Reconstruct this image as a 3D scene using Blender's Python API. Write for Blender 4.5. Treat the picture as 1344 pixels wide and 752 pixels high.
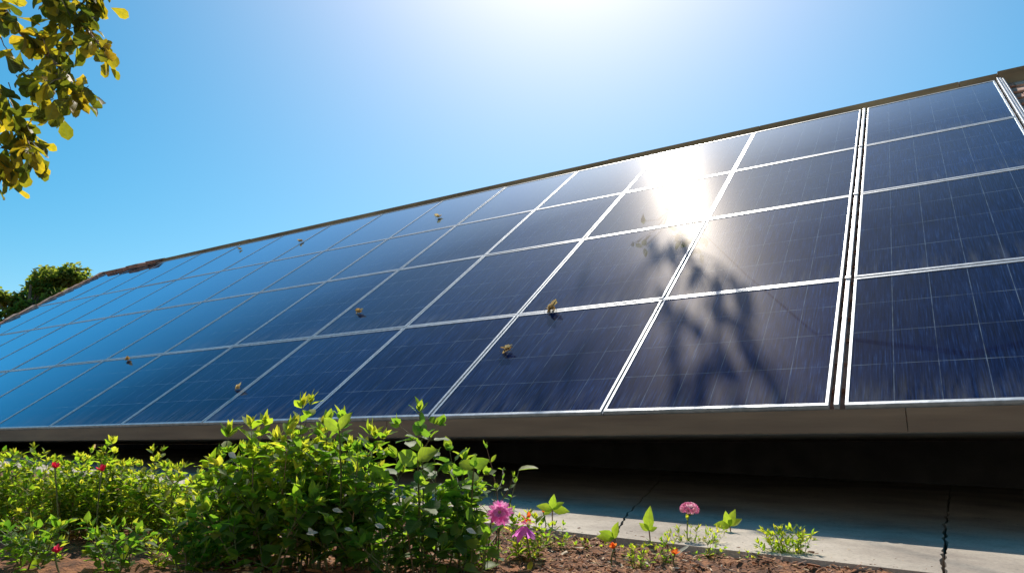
import bpy, math, random
from mathutils import Vector, Matrix, noise
random.seed(11)
R=math.radians
sc=bpy.context.scene
for o in list(bpy.data.objects): bpy.data.objects.remove(o)
COL=sc.collection

# ------------------------------------------------------------------ camera
FPX=937.0; PHI=R(31.4); PITCH=math.atan(211/937.)
cam=bpy.data.cameras.new('camera'); camo=bpy.data.objects.new('camera',cam); COL.objects.link(camo)
cam.sensor_width=36; cam.lens=36*FPX/1344; cam.clip_start=0.02; cam.clip_end=2000
camo.location=(0,0,0); camo.rotation_euler=(math.pi/2+PITCH,0,PHI)
cam.dof.use_dof=False
sc.camera=camo

# ------------------------------------------------------------------ sky, sun, exposure
SUN=Vector((-.2827,.5814,.7630)).normalized()
EL=math.asin(SUN.z); AZ=math.atan2(SUN.x,SUN.y)      # from +Y towards +X
w=bpy.data.worlds.new('World'); sc.world=w; w.use_nodes=True
nt=w.node_tree; bg=nt.nodes['Background']
sky=nt.nodes.new('ShaderNodeTexSky'); sky.sky_type='NISHITA'; sky.sun_disc=False
sky.sun_elevation=EL; sky.sun_rotation=AZ
sky.altitude=0; sky.air_density=1.0; sky.dust_density=1.0; sky.ozone_density=1.0
hs=nt.nodes.new('ShaderNodeHueSaturation'); hs.inputs['Saturation'].default_value=1.68; hs.inputs['Hue'].default_value=.476
nt.links.new(sky.outputs[0],hs.inputs['Color']); nt.links.new(hs.outputs[0],bg.inputs[0])
bg.inputs[1].default_value=0.115
sl=bpy.data.lights.new('sun','SUN'); sl.energy=4.8; sl.angle=R(0.53); sl.color=(1,.93,.82)
so=bpy.data.objects.new('sun',sl); COL.objects.link(so); so.rotation_euler=SUN.to_track_quat('Z','Y').to_euler()
sc.render.engine='CYCLES'
sc.view_settings.view_transform='Standard'; sc.view_settings.look='None'
sc.view_settings.exposure=0.22; sc.view_settings.gamma=1; sc.view_settings.use_curve_mapping=False

# ------------------------------------------------------------------ geometry frame
D=3.15; H=.0511*D; T=R(37)
def ray(px,py):
    a,b=px-672,376-py
    fw=FPX*math.cos(PITCH)-b*math.sin(PITCH); up=FPX*math.sin(PITCH)+b*math.cos(PITCH)
    return Vector((a*math.cos(PHI)-fw*math.sin(PHI), a*math.sin(PHI)+fw*math.cos(PHI), up))/FPX
def P(px,py,dep): return ray(px,py)*dep
def depth(v):
    f=Vector((-math.sin(PHI)*math.cos(PITCH),math.cos(PHI)*math.cos(PITCH),math.sin(PITCH)))
    return v.dot(f)
def proj(v):
    z=depth(v); r=Vector((math.cos(PHI),math.sin(PHI),0)); u=r.cross(Vector((-math.sin(PHI)*math.cos(PITCH),math.cos(PHI)*math.cos(PITCH),math.sin(PITCH))))
    return 672+FPX*v.dot(r)/z, 376-FPX*v.dot(u)/z
def gz(x,y):                       # top of the paving, gently rising to the left
    xx=max(-3.0*D,min(1.6*D,x))
    return -.1016*D-.0315*(xx-.042*D)
def G(px,py,dz=0):
    r=ray(px,py); t=1.0
    for _ in range(40):
        t=(gz(r.x*t,0)+dz)/r.z
    return r*t
def RP(X,s,off=0):                 # point on the array plane (X metres, s metres up the slope, off along the normal)
    return Vector((X, D+s*math.cos(T)-off*math.sin(T), H+s*math.sin(T)+off*math.cos(T)))
def panel_hit(px,py):
    r=ray(px,py); n=Vector((0,-math.sin(T),math.cos(T))); t=n.dot(Vector((0,D,H)))/n.dot(r); return r*t

# ------------------------------------------------------------------ helpers
class MB:
    def __init__(s): s.v=[];s.f=[];s.a=[];s.uv=[]
    def add(s,vs,fs,a=0.,uvs=None):
        b=len(s.v); s.v+= [tuple(q) for q in vs]
        for i,f in enumerate(fs):
            s.f.append(tuple(b+k for k in f)); s.a.append(a)
            s.uv+= [uvs[k] for k in f] if uvs else [(0,0)]*len(f)
    def box(s,c,h,M=None,a=0.):
        vs=[]
        for z in(-1,1):
            for y in(-1,1):
                for x in(-1,1):
                    q=Vector((c[0]+x*h[0],c[1]+y*h[1],c[2]+z*h[2])); vs.append(M@q if M else q)
        s.add(vs,[(0,2,3,1),(4,5,7,6),(0,1,5,4),(2,6,7,3),(0,4,6,2),(1,3,7,5)],a)
    def tube(s,pts,rads,n=5,a=0.):
        pts=[Vector(p) for p in pts]; vs=[]; fs=[]
        for i,p in enumerate(pts):
            d=(pts[min(i+1,len(pts)-1)]-pts[max(i-1,0)]).normalized()
            u=d.cross(Vector((.3,.2,1))).normalized(); 
            if u.length<.5: u=Vector((1,0,0))
            w_=d.cross(u)
            for k in range(n):
                t=2*math.pi*k/n; vs.append(p+(u*math.cos(t)+w_*math.sin(t))*rads[i])
        for i in range(len(pts)-1):
            for k in range(n):
                fs.append((i*n+k,i*n+(k+1)%n,(i+1)*n+(k+1)%n,(i+1)*n+k))
        fs.append(tuple(range(n-1,-1,-1))); fs.append(tuple((len(pts)-1)*n+k for k in range(n)))
        s.add(vs,fs,a)
    def build(s,name,mat,parent=None,smooth=False,bevel=0):
        me=bpy.data.meshes.new(name); me.from_pydata(s.v,[],s.f); me.update()
        at=me.attributes.new('v','FLOAT','FACE'); at.data.foreach_set('value',s.a)
        uv=me.uv_layers.new(name='UVMap'); flat=[c for q in s.uv for c in q]; uv.data.foreach_set('uv',flat)
        if smooth: me.polygons.foreach_set('use_smooth',[True]*len(me.polygons))
        me.materials.append(mat)
        o=bpy.data.objects.new(name,me); COL.objects.link(o)
        if parent: o.parent=parent
        if bevel:
            m=o.modifiers.new('b','BEVEL'); m.width=bevel; m.segments=2; m.limit_method='ANGLE'
        return o
def tag(o,label=None,cat=None,group=None,kind=None):
    if label:o['label']=label
    if cat:o['category']=cat
    if group:o['group']=group
    if kind:o['kind']=kind
    return o
def empty(name,loc,label,cat,group=None,rot=(0,0,0)):
    o=bpy.data.objects.new(name,None); COL.objects.link(o); o.location=loc; o.rotation_euler=rot; o.empty_display_size=.1
    return tag(o,label,cat,group)
def child(mb,name,mat,root,**k):     # mesh given in world coordinates
    if name in('foliage','petals','leaf_blade'): k['smooth']=True
    loc=Vector(root.location); mb.v=[tuple(Vector(q)-loc) for q in mb.v]
    return mb.build(name,mat,root,**k)

def mat(name):
    m=bpy.data.materials.new(name); m.use_nodes=True; t=m.node_tree
    return m,t,t.nodes['Principled BSDF']
def N(t,ty,**k):
    n=t.nodes.new(ty)
    for a,b in k.items():
        if a in n.inputs: n.inputs[a].default_value=b
        else: setattr(n,a,b)
    return n
def ramp(t,stops):
    r=t.nodes.new('ShaderNodeValToRGB'); e=r.color_ramp.elements
    while len(e)<len(stops): e.new(.5)
    for i,(p,c) in enumerate(stops): e[i].position=p; e[i].color=tuple(c)+(1,) if len(c)==3 else c
    return r
def coords(t,scale=(1,1,1),src='Object'):
    tc=t.nodes.new('ShaderNodeTexCoord'); mp=t.nodes.new('ShaderNodeMapping'); mp.inputs['Scale'].default_value=scale
    t.links.new(tc.outputs[src],mp.inputs[0]); return mp
def noisy(name,stops,scale=8,rough=.8,bump=.3,bscale=40,detail=8,bdist=.01,metal=0,stretch=(1,1,1)):
    m,t,b=mat(name); L=t.links.new
    mp=coords(t,stretch)
    n=N(t,'ShaderNodeTexNoise',Scale=scale,Detail=detail); L(mp.outputs[0],n.inputs['Vector'])
    r=ramp(t,stops); L(n.outputs['Fac'],r.inputs[0]); L(r.outputs[0],b.inputs['Base Color'])
    n2=N(t,'ShaderNodeTexNoise',Scale=bscale,Detail=6); L(mp.outputs[0],n2.inputs['Vector'])
    bp=N(t,'ShaderNodeBump',Strength=bump,Distance=bdist); L(n2.outputs['Fac'],bp.inputs['Height']); L(bp.outputs[0],b.inputs['Normal'])
    b.inputs['Roughness'].default_value=rough; b.inputs['Metallic'].default_value=metal
    return m
def leafmat(name,cols,trans,tfac=.5,rough=.45,vein=.25):
    rough=rough+.12
    """cols: stops over the per-leaf value; trans: stops for the light that comes through"""
    m,t,b=mat(name); L=t.links.new
    at=N(t,'ShaderNodeAttribute',attribute_name='v')
    r=ramp(t,cols); L(at.outputs['Fac'],r.inputs[0])
    r2=ramp(t,trans); L(at.outputs['Fac'],r2.inputs[0])
    uv=t.nodes.new('ShaderNodeUVMap'); sep=t.nodes.new('ShaderNodeSeparateXYZ'); L(uv.outputs[0],sep.inputs[0])
    # side veins: angle with |u|
    ab=N(t,'ShaderNodeMath',operation='ABSOLUTE'); L(sep.outputs[0],ab.inputs[0])
    ml=N(t,'ShaderNodeMath',operation='MULTIPLY_ADD'); L(ab.outputs[0],ml.inputs[0]); ml.inputs[1].default_value=-.35; L(sep.outputs[1],ml.inputs[2])
    sn=N(t,'ShaderNodeMath',operation='MULTIPLY'); L(ml.outputs[0],sn.inputs[0]); sn.inputs[1].default_value=44
    si=N(t,'ShaderNodeMath',operation='SINE'); L(sn.outputs[0],si.inputs[0])
    st=N(t,'ShaderNodeMath',operation='GREATER_THAN'); L(si.outputs[0],st.inputs[0]); st.inputs[1].default_value=.86
    mr=N(t,'ShaderNodeMath',operation='LESS_THAN'); L(ab.outputs[0],mr.inputs[0]); mr.inputs[1].default_value=.07
    mx=N(t,'ShaderNodeMath',operation='MAXIMUM'); L(st.outputs[0],mx.inputs[0]); L(mr.outputs[0],mx.inputs[1])
    mm=N(t,'ShaderNodeMath',operation='MULTIPLY'); L(mx.outputs[0],mm.inputs[0]); mm.inputs[1].default_value=vein
    nz=N(t,'ShaderNodeTexNoise',Scale=60,Detail=4)
    tc=t.nodes.new('ShaderNodeTexCoord'); L(tc.outputs['Object'],nz.inputs['Vector'])
    def tint(src,lo):
        a=N(t,'ShaderNodeMix',data_type='RGBA',blend_type='MULTIPLY'); a.inputs[0].default_value=.55
        L(src,a.inputs[6]); rr=ramp(t,[(.3,(.55,.55,.45)),(.7,(1.25,1.2,1.1))]); L(nz.outputs['Fac'],rr.inputs[0]); L(rr.outputs[0],a.inputs[7])
        c=N(t,'ShaderNodeMix',data_type='RGBA'); L(mm.outputs[0],c.inputs[0]); L(a.outputs[2],c.inputs[6]); c.inputs[7].default_value=lo
        return c.outputs[2]
    c1=tint(r.outputs[0],(.25,.34,.12,1)); c2=tint(r2.outputs[0],(.20,.26,.05,1))
    L(c1,b.inputs['Base Color']); b.inputs['Roughness'].default_value=rough; b.inputs['Specular IOR Level'].default_value=.22
    bp=N(t,'ShaderNodeBump',Strength=.35,Distance=.002); L(mx.outputs[0],bp.inputs['Height']); L(bp.outputs[0],b.inputs['Normal'])
    tr=t.nodes.new('ShaderNodeBsdfTranslucent'); L(c2,tr.inputs[0])
    ms=t.nodes.new('ShaderNodeMixShader'); ms.inputs[0].default_value=tfac
    L(b.outputs[0],ms.inputs[1]); L(tr.outputs[0],ms.inputs[2]); L(ms.outputs[0],t.nodes['Material Output'].inputs[0])
    return m
def petalmat(name,c1,c2):
    return leafmat(name,[(0,c1),(1,c2)],[(0,c1),(1,c2)],.6,.5,0.0)

# ------------------------------------------------------------------ materials
M={}
# glass over cells: grid of thin lines + fine streaks along the slope
def glass_mat():
    m,t,b=mat('solar_glass'); L=t.links.new
    uv=t.nodes.new('ShaderNodeUVMap'); sep=t.nodes.new('ShaderNodeSeparateXYZ'); L(uv.outputs[0],sep.inputs[0])
    oi=t.nodes.new('ShaderNodeObjectInfo')
    def line(src,n,wd):
        a=N(t,'ShaderNodeMath',operation='MULTIPLY'); L(src,a.inputs[0]); a.inputs[1].default_value=n
        f=N(t,'ShaderNodeMath',operation='FRACT'); L(a.outputs[0],f.inputs[0])
        s=N(t,'ShaderNodeMath',operation='SUBTRACT'); L(f.outputs[0],s.inputs[0]); s.inputs[1].default_value=.5
        ab=N(t,'ShaderNodeMath',operation='ABSOLUTE'); L(s.outputs[0],ab.inputs[0])
        g=N(t,'ShaderNodeMath',operation='GREATER_THAN'); L(ab.outputs[0],g.inputs[0]); g.inputs[1].default_value=.5-wd
        return g.outputs[0]
    l1=line(sep.outputs[0],6,.009); l2=line(sep.outputs[1],4,.006)
    mx=N(t,'ShaderNodeMath',operation='MAXIMUM'); L(l1,mx.inputs[0]); L(l2,mx.inputs[1])
    # worn, uneven strength of the lines
    tc=t.nodes.new('ShaderNodeTexCoord'); ad=N(t,'ShaderNodeVectorMath',operation='ADD'); L(tc.outputs['Object'],ad.inputs[0])
    cb=t.nodes.new('ShaderNodeCombineXYZ'); rm=N(t,'ShaderNodeMath',operation='MULTIPLY'); L(oi.outputs['Random'],rm.inputs[0]); rm.inputs[1].default_value=37
    L(rm.outputs[0],cb.inputs[0]); L(rm.outputs[0],cb.inputs[1]); L(cb.outputs[0],ad.inputs[1])
    n0=N(t,'ShaderNodeTexNoise',Scale=9,Detail=3); L(ad.outputs[0],n0.inputs['Vector'])
    r0=ramp(t,[(.35,(.1,)*3),(.65,(.55,)*3)]); L(n0.outputs['Fac'],r0.inputs[0])
    lm=N(t,'ShaderNodeMath',operation='MULTIPLY'); L(mx.outputs[0],lm.inputs[0]); L(r0.outputs[0],lm.inputs[1])
    # streaks
    mp=t.nodes.new('ShaderNodeMapping'); mp.inputs['Scale'].default_value=(150,5,1); L(ad.outputs[0],mp.inputs[0])
    st=N(t,'ShaderNodeTexNoise',Scale=1,Detail=5,Roughness=.7); L(mp.outputs[0],st.inputs['Vector'])
    r1=ramp(t,[(.36,(.001,.004,.018)),(.52,(.003,.012,.055)),(.62,(.010,.030,.10)),(.72,(.06,.10,.19))]); L(st.outputs['Fac'],r1.inputs[0])
    # cloudy tone
    n3=N(t,'ShaderNodeTexNoise',Scale=2.2,Detail=4); L(ad.outputs[0],n3.inputs['Vector'])
    r3=ramp(t,[(.3,(.75,.75,.8)),(.7,(1.3,1.25,1.2))]); L(n3.outputs['Fac'],r3.inputs[0])
    rp=ramp(t,[(0,(.7,.75,.85)),(.5,(1,1,1)),(1,(1.25,1.3,1.35))]); L(oi.outputs['Random'],rp.inputs[0])
    m9=N(t,'ShaderNodeMix',data_type='RGBA',blend_type='MULTIPLY'); m9.inputs[0].default_value=1; L(r1.outputs[0],m9.inputs[6]); L(rp.outputs[0],m9.inputs[7])
    mu=N(t,'ShaderNodeMix',data_type='RGBA',blend_type='MULTIPLY'); mu.inputs[0].default_value=1; L(m9.outputs[2],mu.inputs[6]); L(r3.outputs[0],mu.inputs[7])
    cm=N(t,'ShaderNodeMix',data_type='RGBA'); L(lm.outputs[0],cm.inputs[0]); L(mu.outputs[2],cm.inputs[6]); cm.inputs[7].default_value=(.30,.36,.42,1)
    # dust that has washed down to the lower edge and dried in runs
    mpd=t.nodes.new('ShaderNodeMapping'); mpd.inputs['Scale'].default_value=(22,2.5,1); L(ad.outputs[0],mpd.inputs[0])
    nd=N(t,'ShaderNodeTexNoise',Scale=1,Detail=6,Roughness=.65); L(mpd.outputs[0],nd.inputs['Vector'])
    yy=N(t,'ShaderNodeMapRange',interpolation_type='SMOOTHSTEP'); L(sep.outputs[1],yy.inputs[0]); yy.inputs[1].default_value=0; yy.inputs[2].default_value=.22; yy.inputs[3].default_value=.30; yy.inputs[4].default_value=.03
    dn=ramp(t,[(.42,(0,)*3),(.72,(1,)*3)]); L(nd.outputs['Fac'],dn.inputs[0])
    df=N(t,'ShaderNodeMath',operation='MULTIPLY'); L(dn.outputs[0],df.inputs[0]); L(yy.outputs[0],df.inputs[1])
    cd=N(t,'ShaderNodeMix',data_type='RGBA'); L(df.outputs[0],cd.inputs[0]); L(cm.outputs[2],cd.inputs[6]); cd.inputs[7].default_value=(.26,.24,.21,1)
    L(cd.outputs[2],b.inputs['Base Color'])
    b.inputs['Roughness'].default_value=.6; b.inputs['Specular IOR Level'].default_value=0
    # anti-reflective glass: hardly reflects face on, strongly at a grazing look, with a blue cast
    gl=t.nodes.new('ShaderNodeBsdfGlossy'); gl.inputs['Color'].default_value=(.62,.84,1,1)
    rr=ramp(t,[(.3,(.016,)*3),(.75,(.036,)*3)]); L(st.outputs['Fac'],rr.inputs[0]); L(rr.outputs[0],gl.inputs['Roughness'])
    lw=N(t,'ShaderNodeLayerWeight',Blend=.5); fr=ramp(t,[(0,(.015,)*3),(.5,(.02,)*3),(.64,(.075,)*3),(.74,(.21,)*3),(.84,(.80,)*3),(1,(1,)*3)]); L(lw.outputs['Facing'],fr.inputs[0])
    ms=t.nodes.new('ShaderNodeMixShader'); L(fr.outputs[0],ms.inputs[0]); L(gl.outputs[0],ms.inputs[2]); L(ms.outputs[0],t.nodes['Material Output'].inputs[0])
    hz=t.nodes.new('ShaderNodeBsdfGlossy'); hz.inputs['Color'].default_value=(1,.93,.86,1); hz.inputs['Roughness'].default_value=.30
    m0=t.nodes.new('ShaderNodeMixShader'); m0.inputs[0].default_value=.012; L(b.outputs[0],m0.inputs[1]); L(hz.outputs[0],m0.inputs[2]); L(m0.outputs[0],ms.inputs[1])
    bp=N(t,'ShaderNodeBump',Strength=.25,Distance=.0006); L(st.outputs['Fac'],bp.inputs['Height']); L(bp.outputs[0],b.inputs['Normal']); L(bp.outputs[0],hz.inputs['Normal'])
    return m
M['glass']=glass_mat()
M['alu']=noisy('brushed_aluminium',[(.3,(.42,.44,.46)),(.7,(.62,.64,.66))],scale=30,rough=.42,bump=.25,bscale=120,bdist=.002,metal=.75)
M['fascia']=noisy('painted_fascia',[(.3,(.12,.075,.045)),(.7,(.19,.125,.075))],scale=6,rough=.7,bump=.15,bscale=30,stretch=(.3,1,3))
M['wood']=noisy('weathered_ridge_wood',[(.3,(.20,.11,.05)),(.7,(.42,.25,.12))],scale=7,rough=.8,bump=.5,bscale=30,stretch=(.2,1,1))
M['soffit']=noisy('dark_soffit',[(.3,(.34,.31,.28)),(.7,(.46,.42,.38))],scale=5)
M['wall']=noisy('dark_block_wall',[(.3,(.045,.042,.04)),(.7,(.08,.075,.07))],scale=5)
def tile_mat():
    m,t,b=mat('clay_tile'); L=t.links.new
    at=N(t,'ShaderNodeAttribute',attribute_name='v'); r=ramp(t,[(0,(.46,.20,.13)),(.5,(.58,.29,.20)),(1,(.68,.42,.32))]); L(at.outputs['Fac'],r.inputs[0])
    mp=coords(t); n=N(t,'ShaderNodeTexNoise',Scale=14,Detail=8); L(mp.outputs[0],n.inputs['Vector'])
    r2=ramp(t,[(.35,(.5,.48,.46)),(.65,(1.1,1.08,1.05))]); L(n.outputs['Fac'],r2.inputs[0])
    mu=N(t,'ShaderNodeMix',data_type='RGBA',blend_type='MULTIPLY'); mu.inputs[0].default_value=1; L(r.outputs[0],mu.inputs[6]); L(r2.outputs[0],mu.inputs[7])
    L(mu.outputs[2],b.inputs['Base Color']); b.inputs['Roughness'].default_value=.85
    n2=N(t,'ShaderNodeTexNoise',Scale=90,Detail=5); L(mp.outputs[0],n2.inputs['Vector'])
    bp=N(t,'ShaderNodeBump',Strength=.5,Distance=.004); L(n2.outputs['Fac'],bp.inputs['Height']); L(bp.outputs[0],b.inputs['Normal'])
    return m
M['tile']=tile_mat()
def concrete_mat():
    m,t,b=mat('concrete'); L=t.links.new
    mp=coords(t)
    n=N(t,'ShaderNodeTexNoise',Scale=2.2,Detail=10,Roughness=.65); L(mp.outputs[0],n.inputs['Vector'])
    r=ramp(t,[(.3,(.25,.205,.165)),(.5,(.40,.34,.275)),(.7,(.54,.465,.385))]); L(n.outputs['Fac'],r.inputs[0])
    g=N(t,'ShaderNodeTexNoise',Scale=85,Detail=7,Roughness=.8); L(mp.outputs[0],g.inputs['Vector'])
    rg=ramp(t,[(.33,(.35,.35,.35)),(.45,(.9,.9,.9)),(.6,(1.1,1.08,1.05)),(.7,(1.45,1.4,1.35))]); L(g.outputs['Fac'],rg.inputs[0])
    mu=N(t,'ShaderNodeMix',data_type='RGBA',blend_type='MULTIPLY'); mu.inputs[0].default_value=.8; L(r.outputs[0],mu.inputs[6]); L(rg.outputs[0],mu.inputs[7])
    # fine hairline crazing
    wn=N(t,'ShaderNodeTexNoise',Scale=5,Detail=5); L(mp.outputs[0],wn.inputs['Vector'])
    av=N(t,'ShaderNodeMix',data_type='RGBA'); av.inputs[0].default_value=.18; L(mp.outputs[0],av.inputs[6]); L(wn.outputs['Color'],av.inputs[7])
    vo=N(t,'ShaderNodeTexVoronoi',feature='DISTANCE_TO_EDGE',Scale=3.1); L(av.outputs[2],vo.inputs['Vector'])
    cr=ramp(t,[(0,(.35,)*3),(.008,(1,)*3)]); L(vo.outputs['Distance'],cr.inputs[0])
    wm=N(t,'ShaderNodeTexNoise',Scale=1.7,Detail=2); L(mp.outputs[0],wm.inputs['Vector']); wr=ramp(t,[(.5,(0,)*3),(.6,(1,)*3)]); L(wm.outputs['Fac'],wr.inputs[0])
    m2=N(t,'ShaderNodeMix',data_type='RGBA',blend_type='MULTIPLY'); L(wr.outputs[0],m2.inputs[0]); L(mu.outputs[2],m2.inputs[6]); L(cr.outputs[0],m2.inputs[7])
    L(m2.outputs[2],b.inputs['Base Color']); b.inputs['Roughness'].default_value=.9
    ad=N(t,'ShaderNodeMath',operation='MULTIPLY_ADD'); L(n.outputs['Fac'],ad.inputs[0]); ad.inputs[1].default_value=2.; L(g.outputs['Fac'],ad.inputs[2])
    bp=N(t,'ShaderNodeBump',Strength=.6,Distance=.004); L(ad.outputs[0],bp.inputs['Height']); L(bp.outputs[0],b.inputs['Normal'])
    return m
M['concrete']=concrete_mat()
M['white']=noisy('bounce_white',[(.3,(.70,.67,.62)),(.7,(.82,.80,.76))],scale=3)  # bright albedo for the added light-bouncing wall
M['pale']=noisy('bounce_pale',[(.3,(.5,.47,.43)),(.7,(.66,.63,.58))],scale=4)  # bright albedo for the added bounce slab and the wall's coping
def soil_mat():
    m,t,b=mat('soil'); L=t.links.new
    mp=coords(t); n=N(t,'ShaderNodeTexNoise',Scale=26,Detail=10,Roughness=.7); L(mp.outputs[0],n.inputs['Vector'])
    r=ramp(t,[(.32,(.03,.011,.005)),(.5,(.17,.065,.025)),(.62,(.32,.13,.05)),(.75,(.50,.30,.15))]); L(n.outputs['Fac'],r.inputs[0])
    L(r.outputs[0],b.inputs['Base Color']); b.inputs['Roughness'].default_value=.95
    n2=N(t,'ShaderNodeTexNoise',Scale=120,Detail=8); L(mp.outputs[0],n2.inputs['Vector'])
    bp=N(t,'ShaderNodeBump',Strength=.9,Distance=.01); L(n2.outputs['Fac'],bp.inputs['Height']); L(bp.outputs[0],b.inputs['Normal'])
    return m
M['soil']=soil_mat()
def attmat(name,stops,rough=.8,tr=0):
    m,t,b=mat(name); L=t.links.new
    at=N(t,'ShaderNodeAttribute',attribute_name='v'); r=ramp(t,stops); L(at.outputs['Fac'],r.inputs[0])
    mp=coords(t); n=N(t,'ShaderNodeTexNoise',Scale=70,Detail=4); L(mp.outputs[0],n.inputs['Vector'])
    r2=ramp(t,[(.35,(.6,.6,.6)),(.65,(1.15,1.15,1.15))]); L(n.outputs['Fac'],r2.inputs[0])
    mu=N(t,'ShaderNodeMix',data_type='RGBA',blend_type='MULTIPLY'); mu.inputs[0].default_value=1; L(r.outputs[0],mu.inputs[6]); L(r2.outputs[0],mu.inputs[7])
    L(mu.outputs[2],b.inputs['Base Color']); b.inputs['Roughness'].default_value=rough
    return m
M['mulch']=attmat('mulch',[(0,(.04,.014,.006)),(.35,(.22,.07,.022)),(.7,(.46,.18,.06)),(.9,(.6,.33,.14)),(1,(.75,.62,.45))])
M['stem']=attmat('green_stem',[(0,(.06,.09,.02)),(.5,(.12,.14,.04)),(1,(.22,.12,.06))],.6)
M['bark']=noisy('bark',[(.3,(.10,.07,.045)),(.7,(.26,.18,.12))],scale=18,rough=.9,bump=.8,bscale=50,stretch=(1,1,.3))
M['leaf_fine']=leafmat('leaf_yellow_green',[(0,(.06,.11,.015)),(.6,(.14,.20,.025)),(1,(.26,.23,.04))],[(0,(.16,.40,.02)),(.6,(.52,.78,.03)),(1,(.95,.88,.06))],.6,.45,.15)
M['leaf_mid']=leafmat('leaf_mid_green',[(0,(.04,.095,.02)),(.7,(.08,.16,.03)),(1,(.16,.19,.03))],[(0,(.13,.36,.02)),(.6,(.46,.76,.03)),(1,(.85,.86,.06))],.6,.4,.3)
M['leaf_broad']=leafmat('leaf_broad_green',[(0,(.025,.075,.025)),(.7,(.05,.12,.03)),(1,(.10,.17,.03))],[(0,(.07,.26,.03)),(.6,(.34,.62,.03)),(1,(.62,.82,.05))],.55,.38,.4)
M['leaf_tree']=leafmat('leaf_olive_gold',[(0,(.035,.045,.012)),(.7,(.07,.065,.018)),(1,(.15,.09,.02))],[(0,(.10,.15,.01)),(.45,(.34,.35,.015)),(.75,(.72,.58,.02)),(1,(.95,.66,.03))],.58,.38,.35)
M['leaf_far']=leafmat('leaf_far_green',[(0,(.05,.09,.02)),(1,(.13,.15,.04))],[(0,(.22,.36,.04)),(1,(.62,.66,.08))],.5,.6,0)
M['leaf_dry']=leafmat('leaf_dry',[(0,(.45,.27,.12)),(1,(.80,.66,.42))],[(0,(.6,.32,.08)),(1,(.85,.66,.32))],.35,.6,.3)
M['leaf_pale']=leafmat('leaf_pale',[(0,(.36,.33,.27)),(1,(.60,.57,.50))],[(0,(.4,.4,.3)),(1,(.5,.5,.4))],.25,.5,.3)
M['pink']=petalmat('petal_pink',(.85,.16,.58),(.98,.50,.82))
M['purple']=petalmat('petal_purple',(.55,.14,.70),(.92,.30,.75))
M['rose']=petalmat('petal_rose',(.85,.10,.42),(1.,.80,.86))
M['red']=petalmat('petal_red',(.75,.02,.05),(.85,.06,.16))
M['orange']=petalmat('petal_orange',(.85,.08,.02),(.90,.30,.05))
M['disk']=attmat('flower_disk',[(0,(.35,.10,.12)),(1,(.65,.35,.15))])

# ------------------------------------------------------------------ leaf shapes
PROF={'ovate':[(0,.06),(.18,.72),(.42,1),(.72,.62),(1,.02)],
      'round':[(0,.20),(.16,.82),(.45,1.),(.78,.74),(1,.10)],
      'lance':[(0,.08),(.25,.8),(.5,1),(.78,.5),(1,.0)],
      'obov':[(0,.05),(.25,.45),(.6,1),(.85,.78),(1,.12)]}
def leaf(mb,o,d,up,L_,W_,kind='ovate',curl=.2,fold=.25,a=None,wave=0.):
    d=d.normalized(); sd=d.cross(up)
    if sd.length<1e-3: sd=d.cross(Vector((1,.1,0)))
    sd.normalize(); nn=sd.cross(d).normalized()
    vs=[];uv=[]
    for t,wd in PROF[kind]:
        c=o+d*(L_*t)-nn*(curl*L_*t*t)
        e=sd*(W_*.5*wd); lift=nn*(fold*W_*.5*wd)
        wv=nn*(wave*W_*math.sin(t*9+o.x*50))
        vs+=[c-e+lift+wv,c,c+e+lift-wv]; uv+=[(-wd,t),(0,t),(wd,t)]
    fs=[]
    for i in range(len(PROF[kind])-1):
        b=i*3; fs+=[(b,b+1,b+4,b+3),(b+1,b+2,b+5,b+4)]
    mb.add(vs,fs,random.random() if a is None else a,uv)
def rv(s=1.): return Vector((random.uniform(-s,s),random.uniform(-s,s),random.uniform(-s,s)))
UP=Vector((0,0,1))
def curve(p0,p1,bend,n=7):
    p0,p1=Vector(p0),Vector(p1); out=[]
    for i in range(n):
        t=i/(n-1); out.append(p0.lerp(p1,t)+bend*math.sin(math.pi*t))
    return out
def at(pts,t):
    k=t*(len(pts)-1); i=min(int(k),len(pts)-2); return pts[i].lerp(pts[i+1],k-i)

# ------------------------------------------------------------------ ground (one sheet, to the horizon)
A=G(740,697); B=G(1230,752); U=(B-A); U.z=0; U.normalize(); Wd=Vector((U.y,-U.x,0))     # Wd points towards the camera side
def EP(u,w_): return Vector((A.x,A.y,0))+U*u+Wd*w_
def far_list(lo,hi,step):
    l=[];v=lo
    while v<hi: l.append(v); v+=step
    l.append(hi); 
    e=[];s=step*2;v=hi
    while v<500: v+=s; s*=1.35; e.append(v)
    f=[];s=step*2;v=lo
    while v>-500: v-=s; s*=1.35; f.append(v)
    return f[::-1]+l+e
us=far_list(-3.6,1.3,.02); ws=far_list(-.06,1.5,.02)
vs=[];fs=[]
def soil_z(x,y,w_):
    p=Vector((x,y,0))
    z=gz(x,y)-.03
    fade=1 if abs(x)<8 and abs(y)<8 else 0
    z+=fade*(.018*noise.noise(p*5)+.012*noise.noise(p*17)+.008*noise.noise(p*45))
    if w_<.03: z-=.05*min(1,(.03-w_)/.05)
    if 0<=w_<.25: z+=.022*(1-w_/.25)
    if w_<-.2: z-=.05
    dd=math.hypot(x,y)
    if dd>15: z+=1.5*noise.noise(p*.02)*min(1,(dd-15)/60)-.3*min(1,(dd-15)/30)
    return z
for w_ in ws:
    for u in us:
        q=EP(u,w_); vs.append((q.x,q.y,soil_z(q.x,q.y,w_)))
nu=len(us)
for j in range(len(ws)-1):
    for i in range(nu-1): fs.append((j*nu+i,(j+1)*nu+i,(j+1)*nu+i+1,j*nu+i+1))
mb=MB(); mb.v=vs; mb.f=fs; mb.a=[0.]*len(fs); mb.uv=[(0,0)]*(4*len(fs))
tag(mb.build('soil',M['soil'],smooth=True),kind='structure')

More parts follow.
